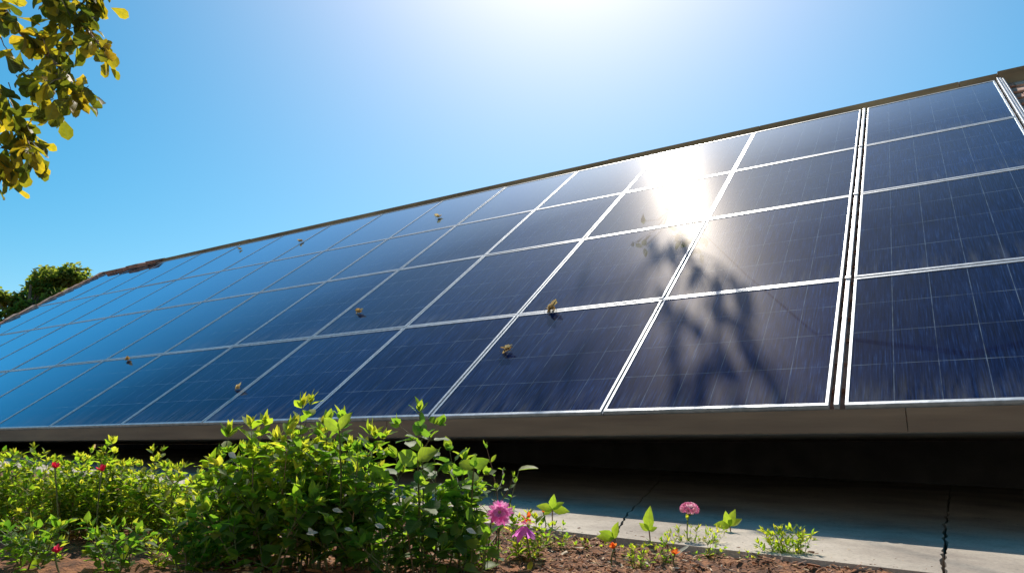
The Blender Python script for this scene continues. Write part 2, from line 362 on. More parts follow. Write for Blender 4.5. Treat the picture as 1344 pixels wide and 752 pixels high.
# ------------------------------------------------------------------ concrete apron, split by its cracks
def crackline(pts_px,seed,wid,deep):
    """jagged polyline on the paving from the front edge inwards; returns left and right lips"""
    rnd=random.Random(seed); P_=[G(*q) for q in pts_px]; out=[]
    for i in range(len(P_)-1):
        n=max(3,int((P_[i+1]-P_[i]).length/.035))
        for k in range(n): out.append(P_[i].lerp(P_[i+1],k/n))
    out.append(P_[-1]); l=[];r=[]
    for i,q in enumerate(out):
        t=i/(len(out)-1); j=Vector((.012*noise.noise(q*9+Vector((seed,0,0)))+.006*noise.noise(q*33)+rnd.uniform(-.0025,.0025),0,0)) if 0<i<len(out)-1 else Vector((0,0,0))
        wd=wid*(1-t*.9)*rnd.uniform(.6,1.15)+.0008
        l.append(q+j-Vector((wd,0,0))); r.append(q+j+Vector((wd,0,0)))
    return l,r
YB=2.35*D
def on_edge(px):      # where pixel column meets the front edge
    return px,(697+(px-740)*55/490)
c1l,c1r=crackline([on_edge(1240),(1240,700),(1247,640),(1249,608)],3,.006,0)
c2l,c2r=crackline([on_edge(806),(822,676),(862,634),(893,604)],5,.0045,0)
def zt(q): return Vector((q.x,q.y,gz(q.x,q.y)))
def slab(name,left,right,label=None):
    # left, right: lists from the front to the back
    mb=MB(); top=[zt(q) for q in left]+[zt(q) for q in reversed(right)]
    bot=[q-Vector((0,0,.10)) for q in top]; n=len(top)
    mb.add(top+bot,[tuple(range(n-1,-1,-1)),tuple(n+k for k in range(n))]+[(k,(k+1)%n,n+(k+1)%n,n+k) for k in range(n)])
    o=mb.build(name,M['concrete']); tag(o,kind='structure')
    bm_fix(o); return o
import bmesh
def bm_fix(o):
    bm=bmesh.new(); bm.from_mesh(o.data); bmesh.ops.recalc_face_normals(bm,faces=bm.faces); bmesh.ops.triangulate(bm,faces=[f for f in bm.faces if len(f.verts)>4]); bm.to_mesh(o.data); bm.free()
def back(q): return Vector((q.x+.35*(YB-q.y)*0+.0,YB,0))
xr=4.8
er=EP((Vector((xr,0,0))-A).x/U.x,0)
slab('concrete_paving',c1r+[Vector((c1r[-1].x,YB,0))],[er,Vector((xr,YB,0))])
slab('concrete_paving',c2r+[Vector((c2r[-1].x+.004,YB,0))],c1l+[Vector((c1l[-1].x,YB,0))])
xj=-3.0*D
ej=EP((xj-A.x)/U.x,0)
slab('concrete_paving',[ej,Vector((xj,YB,0))],c2l+[Vector((c2l[-1].x-.004,YB,0))])
xk=-5.2*D; ek=EP((xk-A.x)/U.x,0)
slab('concrete_paving',[ek,Vector((xk,YB,0))],[ej-Vector((.006,0,0)),Vector((xj-.006,YB,0))])

# unseen white wall added to bounce sunlight into the shade under the array
def bounce_wall():
    c=Vector((1.2,-5.2,-.45)); root=empty('bounce_wall',c,'long white wall added unseen behind the photographer to bounce sunlight under the array','wall')
    mb=MB(); mb.box((c.x,c.y,c.z+1.6),(7,.12,1.6)); child(mb,'wall_panel',M['white'],root)
    mb=MB(); mb.box((c.x,c.y,c.z+3.24),(7.05,.17,.038)); child(mb,'coping',M['pale'],root,bevel=.01)
    for k in range(5):
        mb=MB(); mb.box((c.x-7+k*3.5,c.y,c.z+1.7),(.2,.2,1.7)); child(mb,'pier',M['white'],root,bevel=.01)
bounce_wall()
# unseen pale slab, added so sunlit ground bounces light in below the eave
mb=MB(); pw=[EP(-9,2.0),EP(6,2.0),EP(6,6.5),EP(-9,6.5)]
top=[Vector((q.x,q.y,-.30+.0)) for q in pw]; top=[Vector((q.x,q.y,gz(q.x,q.y)+.01)) for q in pw]
mb.add(top+[q-Vector((0,0,.25)) for q in top],[(0,1,2,3),(7,6,5,4),(0,4,5,1),(1,5,6,2),(2,6,7,3),(3,7,4,0)])
o=mb.build('bounce_slab',M['pale']); bm_fix(o); tag(o,kind='structure')
# ------------------------------------------------------------------ building
XL=-4.25*D; XR=.205*D; XRR=1.55*D; XLL=XL-.12
SR=1.605*D     # slope length to the ridge
house=empty('low_roofed_building',RP(-2*D,0)*1.0,'low building with clay tiled pitched roof carrying the whole solar array','building')
mb=MB(); rnd=random.Random(4)
Mx=Matrix.Translation(Vector((0,D,H)))@Matrix.Rotation(T,4,'X')
ncourse=24; cs=SR/ncourse
for c in range(ncourse):
    s0=c*cs
    x=XLL+(-.13 if c%2 else 0)*0
    x0=XLL- rnd.uniform(0,.03)
    off=0 if c%2 else .11
    xx=x0
    while xx<XRR:
        inner = XL+.5<xx<XR-.5
        wdt=.22 if not inner else 1.2
        x1=min(xx+wdt-(off if xx==x0 else 0),XRR)
        j=rnd.uniform(-.004,.004); j2=rnd.uniform(-.006,.006)
        zt_=-.066; 
        vs=[(xx+.003,s0-.02+j2,zt_+.022+j),(x1-.003,s0-.02+j2,zt_+.022+j),(x1-.003,s0+cs,zt_+j),(xx+.003,s0+cs,zt_+j),
            (xx+.003,s0-.02+j2,zt_+.004+j),(x1-.003,s0-.02+j2,zt_+.004+j),(x1-.003,s0+cs,zt_-.016+j),(xx+.003,s0+cs,zt_-.016+j)]
        mb.add([Mx@Vector(q) for q in vs],[(0,1,2,3),(4,7,6,5),(0,4,5,1),(1,5,6,2),(3,2,6,7),(0,3,7,4)],rnd.random())
        xx=x1
# verge tiles: a rough raised row along the left edge
for c in range(30):
    s0=c*SR/30; 
    q=Mx@Vector((XLL-.02,s0,0))
    Mv=Mx@Matrix.Translation((XLL+.02+rnd.uniform(-.012,.012),s0+.08,-.002+rnd.uniform(-.01,.014)))@Matrix.Rotation(rnd.uniform(-.03,.03),4,'Z')@Matrix.Rotation(R(4),4,'X')
    mb.box((0,0,0),(.075,.10,.026),Mv,rnd.random())
for x_,l_,o_ in [(-4.02*D,.16,.012),(-3.93*D,.15,.030),(-3.83*D,.17,.020),(-3.74*D,.14,.034),(-4.14*D,.15,.004)]:
    mb.box((0,0,0),(l_,.10,.03),Mx@Matrix.Translation((x_,SR-.01,-.01+o_))@Matrix.Rotation(R(-14),4,'X')@Matrix.Rotation(rnd.uniform(-.05,.05),4,'Y'),rnd.random())
roof=child(mb,'roof',M['tile'],house)
# roof deck under the tiles and the back slope
mb=MB(); e0=RP(0,0,-.125); rg=RP(0,SR,-.125)
X0,X1=XLL+.02,XRR-.02; YE=2*rg.y-e0.y
pro=[(e0.y+.10,e0.z+.04),(rg.y,rg.z),(YE,e0.z-.02),(YE,e0.z-.10),(rg.y,rg.z-.10),(e0.y+.14,e0.z+.0)]
vs=[(x,y,z) for x in (X0,X1) for y,z in pro]
mb.add(vs,[(k,(k+1)%6,6+(k+1)%6,6+k) for k in range(6)]+[(0,5,4,1),(1,4,3,2),(6,7,10,11),(7,8,9,10)])
child(mb,'roof_deck',M['soffit'],house)
mb=MB(); zb=H-.105                                          # flat ceiling over the open undercroft
mb.box(((X0+X1)/2,(D+.03+YB)/2,zb+.012),((X1-X0)/2-.05,(YB-D-.06)/2,.012))
child(mb,'soffit',M['soffit'],house)
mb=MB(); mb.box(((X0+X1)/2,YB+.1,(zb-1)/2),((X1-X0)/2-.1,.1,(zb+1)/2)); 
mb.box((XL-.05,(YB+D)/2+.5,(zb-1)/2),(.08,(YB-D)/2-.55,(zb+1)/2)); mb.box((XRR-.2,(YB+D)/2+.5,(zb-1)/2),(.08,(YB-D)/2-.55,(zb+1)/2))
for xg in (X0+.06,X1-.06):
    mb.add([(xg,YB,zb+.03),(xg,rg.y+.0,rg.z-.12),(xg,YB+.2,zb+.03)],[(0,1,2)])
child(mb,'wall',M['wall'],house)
mb=MB(); x=XLL
for wb in [2.9,2.4,3.05,2.4,2.6,2.2,2.55,2.4,2.4,2.4]:
    x1=min(x+wb,XRR)
    if x1-x>.05: mb.box(((x+x1)/2,D+.014+rnd.uniform(-.001,.001),H-.012-.046),((x1-x)/2-.0012,.012,.046),None,rnd.random())
    x=x1
child(mb,'fascia',M['fascia'],house,bevel=.002)
mb=MB()
x=XLL-.02
while x<XRR+.05:
    L2=rnd.uniform(1.7,2.3); x1=min(x+L2,XRR+.08)
    if x<XR+.03<x1: x1=XR+.03
    hh=.036 if x<XR+.05 else .046
    Mr=Mx@Matrix.Translation(((x+x1)/2,SR+.035,-.045+rnd.uniform(-.002,.003)-.018))@Matrix.Rotation(-T+R(rnd.uniform(-1,1)),4,'X')
    if x<-3.3*D: Mr=Mr@Matrix.Rotation(R(rnd.uniform(-.4,.4)),4,'Y')
    mb.box((0,0,.02),((x1-x)/2-.001,.05,.062+(.014 if x>XR else 0)),Mr,rnd.random()); x=x1
child(mb,'ridge_cap',M['wood'],house,bevel=.006)

# ------------------------------------------------------------------ solar panels
cols=[.205,-.1266,-.452,-.780,-1.092,-1.405,-1.715,-2.045]
while cols[-1]>-4.2: cols.append(cols[-1]-.315)
cols=[c*D for c in cols]; rows=[0,.377*D,.800*D,1.168*D,1.580*D]
rown=['bottom row','second row from bottom','third row from bottom','top row']
ordn=['first','second','third','fourth','fifth','sixth','seventh','eighth','ninth','tenth','eleventh','twelfth','thirteenth']
cache={}
def make_panel(wd,ht):
    root=empty('solar_panel',(0,0,0),'x','solar panel')
    fx,fy,th=.013,.018,.034
    mb=MB(); a,b=wd/2,ht/2
    # frame: two long rails between, two short across, lip 4 mm proud of the glass
    mb.box((0,-b+fy/2,-th/2+.004),(a,fy/2,th/2)); mb.box((0,b-fy/2,-th/2+.004),(a,fy/2,th/2))
    mb.box((-a+fx/2,0,-th/2+.004),(fx/2,b-fy-.0003,th/2)); mb.box((a-fx/2,0,-th/2+.004),(fx/2,b-fy-.0003,th/2))
    f=mb.build('frame',M['alu'],root,bevel=.0012)
    mb=MB(); gx,gy=a-fx+.002,b-fy+.002
    mb.add([(-gx,-gy,0),(gx,-gy,0),(gx,gy,0),(-gx,gy,0),(-gx,-gy,-.006),(gx,-gy,-.006),(gx,gy,-.006),(-gx,gy,-.006)],[(0,1,2,3),(4,7,6,5)],0,[(0,0),(1,0),(1,1),(0,1)]*2)
    g=mb.build('glass',M['glass'],root)
    return root,[f,g]
prnd=random.Random(9)
for ci in range(len(cols)-1):
    xr_,xl_=cols[ci],cols[ci+1]
    gapR=.006; gapL=.006
    if ci==1: gapR=.030
    if ci==0: gapL=.030
    for ri in range(4):
        s0,s1=rows[ri]+.003,rows[ri+1]-.003
        wd=round(xr_-xl_-gapR-gapL,4); ht=round(s1-s0,4)
        key=(wd,ht)
        if key not in cache:
            root,ch=make_panel(wd,ht); cache[key]=(root,ch)
        else:
            r0,ch0=cache[key]; root=r0.copy(); COL.objects.link(root)
            for c in ch0:
                k=c.copy(); COL.objects.link(k); k.parent=root
        root.location=RP((xr_-gapR+xl_+gapL)/2,(s0+s1)/2,prnd.uniform(-.0015,.0015))
        root.rotation_euler=(T+R(prnd.uniform(-.10,.10)),R(prnd.uniform(-.10,.10)),0)
        if ci==0: lab='navy solar panel in the %s, right of the wide double rail'%rown[ri]
        else: lab='solar panel in %s, %s column left of wide rail'%(rown[ri],ordn[ci-1])
        if (ci,ri)==(2,3): lab='top row solar panel washed out by sun glare, second column left of wide rail'
        if (ci,ri)==(1,0): lab='bottom row solar panel with leafy shadow, first column left of the wide double rail'
        tag(root,lab,'solar panel','solar panels of the roof array')
# rails seen in the column gaps
def rail(X,wd,off,label,nm='mounting_rail'):
    root=empty(nm,RP(X,0),label,'rail','mounting rails between the panel columns')
    mb=MB(); Mr=Matrix.Translation(RP(X,rows[4]/2-.002,off))@Matrix.Rotation(T,4,'X')
    mb.box((0,0,0),(wd/2,rows[4]/2-.002,.012),Mr); child(mb,'rail_bar',M['alu'],root,bevel=.002)
    mb=MB()
    k=0
    for s in rows[1:4]:
        q=Matrix.Translation(RP(X,s,off+.0145))@Matrix.Rotation(T,4,'X'); m_=MB(); m_.box((0,0,0),(wd/2+.004,.016,.003),q); child(m_,'clamp',M['alu'],root,bevel=.001)
rail(cols[1],.020,-.004,'wide white rail standing in the double gap left of the rightmost panels')
for i in range(2,len(cols)-1):
    rail(cols[i],.006,-.016,'thin aluminium rail in the gap %s to the left of the wide double rail'%ordn[i-2])
# right side trim of three parallel profiles
root=empty('edge_trim',RP(XR,0),'ribbed white metal edge trim along the right side of the array','trim')
for k,(dx,wd,of) in enumerate([(.016,.013,.002),(.036,.014,-.006),(.056,.010,-.014)]):
    mb=MB(); Mr=Matrix.Translation(RP(XR+dx,rows[4]/2,of))@Matrix.Rotation(T,4,'X'); mb.box((0,0,0),(wd/2,rows[4]/2,.02),Mr); child(mb,'profile',M['alu'],root,bevel=.002)

# ------------------------------------------------------------------ dry leaves lying on the panels
dl=[((576,281),'dry curled brown leaf on top row panel below the ridge, middle of the array',.05),
    ((395,313),'tiny dry leaf near the ridge, second from the left along the top row',.05),
    ((315,323),'tiny dry leaf nearest the far left end of the top row',.05),
    ((473,406),'pale dry leaf alone in the middle of a second row panel',.05),
    ((168,468),'orange brown dry leaf on the lowest white frame line, far left',.055),
    ((314,506),'small dry leaf on a bottom row panel beside a slanting rail',.045),
    ((725,403),'largest dry leaf, yellow with a pale tip, sitting on a white frame line',.06),
    ((666,457),'dry curled leaf with ragged edges on the bottom row, above the leafy plants',.055)]
for i,((px,py),lab,sz) in enumerate(dl):
    q=panel_hit(px,py+5); rr=random.Random(40+i)
    sz*=1.35
    root=empty('dry_leaf',q,lab,'dry leaf','dry leaves lying on the panels')
    n=Vector((0,-math.sin(T),math.cos(T))); ax=Vector((1,0,0)); upv=Vector((0,math.cos(T),math.sin(T)))
    mb=MB(); c=q+n*.017
    for k in range(4):
        ang=rr.uniform(-.5,.5)+(math.pi if k%2 else 0)
        d=ax*math.cos(ang)+upv*math.sin(ang)*.5+n*rr.uniform(.1,.7)
        leaf(mb,c-d.normalized()*sz*.3+rv(.004),d,n+rv(.5),sz*rr.uniform(.8,1.15),sz*rr.uniform(.5,.75),'ovate',rr.uniform(-.5,.6),rr.uniform(.4,1.1),rr.random(),.12)
    child(mb,'leaf_blade',M['leaf_dry'],root)
    mb=MB(); mb.tube([c,c-ax*sz*.5+n*.004,c-ax*sz*.75-n*.012],[.0016,.0013,.001],5,.9); mb.tube([c,c+n*-.013],[.002,.002],5,.9)
    mb.tube([c+ax*sz*.3,c+ax*sz*.45-n*.013],[.0015,.001],5,.9)
    child(mb,'stalk',M['stem'],root)

# ------------------------------------------------------------------ plants
def depth_of_base(px,py): return depth(G(px,py))
def plant(name,label,cat,group,base,stems,leafm,L_,W_,kind,sp,side=0.,spread=.5,tipn=3,curl=.15,flatten=0,clump=None,size_grow=.6,stemr=.0028,azero=None):
    """stems: list of (base offset point, tip point)."""
    root=empty(name,base,label,cat,group)
    ms=MB(); ml=MB()
    def dress(pts,r0,L0,sp0,twig):
        tot=sum((pts[i+1]-pts[i]).length for i in range(len(pts)-1)); ms.tube(pts,[r0*(1-.75*i/(len(pts)-1)) for i in range(len(pts))],5,random.random())
        n=max(2,int(tot/sp0)); ph=random.uniform(0,6.28)
        for k in range(1,n+1):
            t=k/n; 
            if not twig and t<.12: continue
            q=at(pts,t*.98); ax=(at(pts,min(1,t*.98+.02))-at(pts,max(0,t*.98-.05))).normalized()
            s1=ax.cross(Vector((.13,.4,.9))).normalized(); s2=ax.cross(s1)
            ph+=1.57+random.uniform(-.3,.3)
            sc_=L0*(1-size_grow*abs(t-.55)*1.1)*random.uniform(.7,1.2)
            for m_ in (0,1):
                a_=ph+m_*math.pi; rad=s1*math.cos(a_)+s2*math.sin(a_)
                d=rad+ax*(spread+.9*max(0,t-.7)/.3)+rv(.25); d.z*=.8
                st=.3*sc_ if kind=='round' else .08*sc_
                o_=q+d.normalized()*st
                if kind=='round': ms.tube([q,o_],[.0011,.0009],4,.5)
                leaf(ml,o_,d,UP+rv(.5)+ax*.3,sc_,sc_*W_/L_,kind,curl+random.uniform(-.15,.25),random.uniform(.05,.45),None if azero is None else min(1,max(0,random.gauss(azero,.25))),.05)
        for _ in range(tipn):
            d=ax+rv(.55); leaf(ml,pts[-1],d,rv(1)+Vector((0,0,.1)),L0*random.uniform(.45,.8),L0*W_/L_*random.uniform(.35,.6),kind if kind!='round' else 'ovate',curl,.3,.7+.3*random.random())
    for b0,tp in stems:
        ln=(tp-b0).length; pts=curve(b0,tp,rv(ln*.07))
        dress(pts,stemr,L_,sp,False)
        ns=int(side*ln/.05)
        for k in range(ns):
            t=random.uniform(.1,.85); q=at(pts,t); d=rv(1); d.z=abs(d.z)*.8+.3; d.normalize()
            l2=ln*(1-t)*random.uniform(.35,.7)+.03
            dress(curve(q,q+d*l2,rv(l2*.1),5),stemr*.55,L_*.85,sp,True)
    child(ms,'stem',M['stem'],root); child(ml,'foliage',leafm,root)
    return root
def stems_for(bx,by,tops,jit=.05,dz=.0):
    b=G(bx,by,-.03); dd=depth(b); out=[]
    for i,(tx,ty) in enumerate(tops):
        d2=dd+random.uniform(-jit,jit)*1.5
        tip=P(tx,ty,d2); o_=b+Vector((random.uniform(-jit,jit)*.6,random.uniform(-jit,jit)*.6,-.01))
        # stem foot slides towards its tip so the clump has width
        foot=o_.lerp(Vector((tip.x,tip.y,o_.z)),.45); foot.z=gz(foot.x,foot.y)-.045
        out.append((foot,tip))
    return b,out
def autotops(x0,x1,y0,y1,n):
    return [(x0+(x1-x0)*(i+.5)/n+random.uniform(-6,6),random.uniform(y0,y1)) for i in range(n)]

# left hedge: fine yellow green shrubs
gF='fine leaved shrubs at the left of the bed'
fine=[((30,700),[(-25,600),(-5,590),(18,596),(45,588),(62,606),(20,630),(-10,650),(50,640)],'yellow green fine leaved shrub at the far left edge of the bed'),
      ((95,706),[(70,604),(88,618),(105,600),(120,592),(100,640),(130,620),(75,650)],'yellow green fine leaved shrub carrying a red flower'),
      ((160,700),[(135,600),(147,580),(160,610),(172,622),(150,640),(185,640),(130,650)],'fine leaved shrub with the tallest bare tip between the red flowers'),
      ((225,712),[(200,592),(205,604),(222,622),(238,612),(250,630),(210,650),(262,622),(240,660)],'fine leaved shrub whose tips reach furthest toward the tall middle bush')]
for (b,t,lab) in fine:
    base,st=stems_for(b[0],b[1],t,.10); st+=stems_for(b[0]+10,b[1]-8,[(x+random.uniform(-16,16),y+random.uniform(12,50)) for x,y in t],.18)[1]
    plant('fine_leaf_shrub',lab,'shrub',gF,base,st,M['leaf_fine'],.034,.017,'ovate',.020,side=2.8,spread=.6,tipn=5,size_grow=.4,stemr=.0022,azero=.5)
# middle: taller shrubs
gM='tall green shrubs in the middle of the bed'
mid=[((285,735),[(275,640),(290,600),(300,568),(262,660),(318,590),(300,630),(330,620)],'bushy green shrub left of the tallest sprig','leaf_mid'),
     ((345,738),[(330,560),(348,556),(362,575),(378,568),(340,600),(320,620),(370,610)],'bushy shrub with a single yellow leaf standing on top','leaf_fine'),
     ((405,742),[(397,532),(408,528),(385,560),(420,570),(400,590),(430,600),(390,620)],'tallest sprig shrub reaching over the lower edge of the panels','leaf_fine'),
     ((450,745),[(448,548),(470,590),(485,566),(492,572),(455,610),(500,600),(470,640)],'shrub with upright light tips beside the tallest sprig','leaf_mid'),
     ((340,748),[(270,670),(300,650),(330,655),(360,650),(390,660),(410,650),(430,668),(290,700),(350,690)],'low dark green clump at the foot of the tall shrubs','leaf_mid')]
for (b,t,lab,lm) in mid:
    base,st=stems_for(b[0],b[1],t,.07); st+=stems_for(b[0],b[1]-6,[(x+random.uniform(-22,22),y+random.uniform(25,80)) for x,y in t if y<640],.12)[1]
    plant('leafy_shrub',lab,'shrub',gM,base,st,M[lm],.050,.031,'ovate',.031,side=.75,spread=.55,tipn=5,size_grow=.4,azero=.45)
# broad round leaved plants
gR='round leaved plants beside the pink flowers'
rnd_=[((425,742),[(432,552),(450,560),(415,610),(470,625),(400,640)],'round leaved plant with two big upright leaves over the panel edge'),
      ((545,748),[(550,540),(520,600),(570,602),(590,640),(500,640),(545,660)],'tallest round leaved plant, its slender tip crossing the panel rail'),
      ((600,742),[(590,590),(610,602),(575,650),(625,640),(600,680)],'round leaved plant between the slender tip and the pink daisy'),
      ((480,752),[(470,640),(500,650),(440,660),(520,680),(455,700)],'low round leaved plant in the shade of the tall shrubs'),
      ((560,756),[(530,670),(560,660),(585,680),(550,705)],'low round leaved plant below the big leaf pair'),
      ((612,754),[(600,665),(625,690),(640,705),(610,710)],'lowest round leaved plant left of the pink daisy'),
      ((515,758),[(500,690),(525,700),(485,710)],'small round leaved plant at the bottom edge, middle of the bed'),
      ((640,735),[(638,585),(628,620),(650,640)],'thin upright plant with small leaf whorl above the pink daisy')]
for i,(b,t,lab) in enumerate(rnd_):
    base,st=stems_for(b[0],b[1],t,.05)
    plant('round_leaf_plant',lab,'plant',gR,base,st,M['leaf_broad'],.052 if i<7 else .03,.042 if i<7 else .014,'round' if i<7 else 'lance',.036,side=.7,spread=.5,tipn=3,curl=.1,size_grow=.7,azero=.5)
# lone long-stalked leaf
b=G(640,725,-.03); dd=depth(b)
root=empty('long_stalked_leaf',b,'single heart shaped leaf on a long leaning stalk, right of the bush','plant')
mb=MB(); pts=curve(b,P(681,617,dd),Vector((.012,0,0))); mb.tube(pts,[.002]*6+[.001],5,.4); child(mb,'stem',M['stem'],root)
mb=MB(); leaf(mb,pts[-1],P(707,612,dd)-pts[-1],Vector((-.35,-.5,1)),.058,.040,'round',.1,.35,.9); leaf(mb,at(pts,.55),P(640,640,dd)-at(pts,.55),UP,.035,.02,'ovate',.2,.2,.5); child(mb,'foliage',M['leaf_broad'],root)
# big emphasised round leaves near the top of the round plants
def special(label,px,py,dd,spx,spy,L_,W_,v,name='upright_leaf_sprig'):
    b=G(spx,spy,-.03); tip=P(px,py,dd)
    root=empty(name,Vector((b.x,b.y,b.z)),label,'plant','single sprigs rising from the bed')
    pts=curve(b,tip,rv(.012)); mb=MB(); mb.tube(pts,[.0026]*6+[.0012],5,.3); child(mb,'stem',M['stem'],root)
    mb=MB()
    for (dx,dy,l,up_) in v:
        d=(P(px+dx,py+dy,dd)-tip)+rv(.006); leaf(mb,tip-Vector((0,0,.002)),d,up_+rv(.45),L_*l*random.uniform(.85,1.05),W_*l*.92,'ovate' if random.random()<.5 else 'round',random.uniform(.1,.35),random.uniform(.2,.5),.6+.4*random.random(),.06)
    for t in (.45,.62,.78):
        for sgn in (-1,1):
            d=Vector((sgn*random.uniform(.5,1),random.uniform(-.6,.6),.35)); leaf(mb,at(pts,t),d,UP+rv(.3),L_*.75,W_*.7,'round',.25,.2)
    child(mb,'foliage',M['leaf_broad'],root)
d1=depth(G(545,748))
special('pair of big bright round leaves below the slender tip',548,603,d1-.03,546,748,.052,.044,[(-30,-12,1,Vector((0,-1,.35))),(26,-14,1.,Vector((.3,-1,.3)))])
special('twin upright light green leaves in front of the eave',445,562,d1-.02,440,745,.050,.030,[(-22,-16,1,Vector((0,-1,.4))),(14,-18,1,Vector((0,-1,.4)))])
special('three bright rounded leaves above the pink daisy',622,612,d1+.06,622,742,.046,.036,[(-22,-8,.9,Vector((0,-1,.4))),(20,-10,1,Vector((.2,-1,.4))),(0,-24,.7,Vector((0,-1,.2)))])

# seedlings at the paving edge
gS='small seedlings along the paving edge'
for (bx,by,tx,ty,v,lab) in [
    (726,702,725,668,[(-16,-4),(2,-16),(14,-8),(20,2),(-10,6)],'seedling with four spread leaves at the left end of the sunlit paving edge'),
    (806,730,806,706,[(-14,-8),(6,-18),(-20,-2)],'seedling with a yellow green leaf beside the orange bloom, left'),
    (853,722,852,696,[(0,-26),(-12,-8),(10,-4)],'seedling with one tall upright oval leaf at the paving edge'),
    (960,708,958,690,[(-16,-2),(-4,-16),(6,-18),(12,-8)],'dark stemmed seedling with three pointed leaves, right of the pink cluster')]:
    b=G(bx,by,-.03); dd=depth(b); tip=P(tx,ty,dd)
    root=empty('seedling',b,lab,'seedling',gS); mb=MB(); pts=curve(b-Vector((0,0,.01)),tip,rv(.003)); mb.tube(pts,[.0022]*7,5,1); child(mb,'stem',M['stem'],root)
    mb=MB()
    for dx,dy in v:
        d=P(tx+dx,ty+dy,dd)-tip+Vector((0,random.uniform(-.012,.012),0)); leaf(mb,tip,d,Vector((random.uniform(-.3,.3),-1,.5)),d.length*1.25,d.length*.72,'ovate',.05,.25,.8+.2*random.random())
    for k in range(3): leaf(mb,at(pts,.5),rv(1)+Vector((0,0,.4)),UP,.022,.011,'ovate')
    child(mb,'foliage',M['leaf_broad'],root)
# tufts
def tuft(name,label,bx,by,x0,x1,y0,n,lm,L_=.02,W_=.008,cat='plant',group=None):
    t=autotops(x0,x1,y0,y0+22,n); base,st=stems_for(bx,by,t,.02)
    return plant(name,label,cat,group,base,st,M[lm],L_,W_,'lance',.014,side=.5,spread=.9,tipn=3,size_grow=.2,stemr=.0013,azero=.6)
tuft('yellow_tuft','feathery yellow green tuft at the right end of the bed',1035,737,1000,1062,694,22,'leaf_fine',.026,.009)
tuft('grassy_tuft','low mossy tuft of thin green shoots under the pink cluster',905,722,868,950,692,26,'leaf_fine',.022,.006)
tuft('ground_sprig','small reddish green sprig left of the tuft under the pink cluster',835,735,815,850,712,6,'leaf_mid',.016,.006)
for (bx,by,x0,x1,y0,n,lm,L_,W_,lab) in [
    (775,722,750,800,706,7,'leaf_mid',.020,.009,'sparse low weed on bare mulch, left of the orange bloom'),
    (835,742,822,856,716,9,'leaf_fine',.020,.008,'yellowish weed at the foot of the upright oval leaf seedling'),
    (872,738,860,885,704,9,'leaf_mid',.018,.007,'green weed close left of the pink cluster stem'),
    (930,735,918,955,706,9,'leaf_mid',.020,.008,'green weed close right of the pink cluster stem'),
    (985,742,965,1005,722,8,'leaf_fine',.014,.006,'tiny mossy weed left of the feathery tuft'),
    (725,722,705,748,688,8,'leaf_mid',.024,.011,'weed around the seedling nearest the pink daisy'),
    (690,735,665,712,668,9,'leaf_fine',.026,.013,'yellow green weed behind the purple bloom'),
    (1085,746,1065,1110,734,7,'leaf_fine',.012,.005,'last tiny weed right of the feathery tuft')]:
    tuft('bed_weed',lab,bx,by,x0,x1,y0,n,lm,L_,W_,'weed','weeds along the right part of the bed')
tuft('bed_weed','low weed on bare soil beside the fuchsia bloom',640,748,600,650,700,8,'leaf_mid',.022,.012)
tuft('bed_herb','low yellow herb at the bottom edge under the left shrubs',215,742,190,235,700,8,'leaf_fine',.022,.010)
for (b,t,lab) in [((45,742),[(10,690),(40,684),(75,692),(25,715),(60,712)],'low dark leaved plant in front of the left shrubs, far left'),
      ((150,748),[(120,694),(150,688),(180,700),(135,715),(170,716)],'low dark leaved plant in front of the left shrubs, near the bare patch'),
      ((248,752),[(225,690),(250,680),(272,700),(240,715)],'low dark leaved plant between left shrubs and the middle bush')]:
    base,st=stems_for(b[0],b[1],t,.06)
    plant('low_plant',lab,'plant','low plants along the front of the bed',base,st,M['leaf_mid'],.036,.020,'ovate',.018,side=2.0,spread=.8,tipn=3,size_grow=.3,azero=.25)
tuft('corner_herb','low broad herb in the bottom left corner of the bed',70,735,20,90,705,8,'leaf_mid',.024,.014)
tuft('shade_herb','dark low herb at the bottom edge between the two bushes',268,748,240,300,700,9,'leaf_mid',.026,.013)

# ------------------------------------------------------------------ flowers
def flowerplant(name,label,cat,bx,by,px,py,group=None,dz=0):
    b=G(bx,by,-.03); dd=depth(b)
    if name=='small_red_flower' and px<200:
        b=G(bx,by+14,-.03); dd=depth(b)
    c=P(px,py,dd)
    root=empty(name,b,label,cat,group); pts=curve(b,c,rv(.006)); mb=MB(); mb.tube(pts,[.0022]*7,5,.4); child(mb,'stem',M['stem'],root)
    return root,c,dd,pts
root,c,dd,pts=flowerplant('daisy_plant','bright pink many petalled daisy at the right end of the bush','flower',652,742,656,673)
ax=Vector((.42,-.85,.38)).normalized(); s1=ax.cross(UP).normalized(); s2=s1.cross(ax)
c=c*.96; pts[-1]=c
mb=MB()
for ring,(nn,ln,tilt) in enumerate([(26,.032,.05),(22,.027,.3),(16,.018,.75)]):
    for k in range(nn):
        a_=6.283*k/nn+random.uniform(-.1,.1)+ring; d=s1*math.cos(a_)+s2*math.sin(a_)+ax*tilt
        leaf(mb,c+ax*.002*ring+d.normalized()*.003,d,ax,ln*random.uniform(.85,1.1),.0085,'obov',.12,.3)
mbf=child(mb,'petals',M['pink'],root)
mb=MB()
for k in range(40):
    a_=random.uniform(0,6.28); r_=.006*math.sqrt(random.random()); q=c+(s1*math.cos(a_)+s2*math.sin(a_))*r_+ax*.006; mb.box(q,(.0011,.0011,.0014),None,random.random())
child(mb,'flower_disk',M['disk'],root)
mb=MB()
for t in (.25,.45,.65):
    leaf(mb,at(pts,t),rv(1)+Vector((0,0,.5)),UP,.04,.018,'ovate')
child(mb,'foliage',M['leaf_mid'],root)
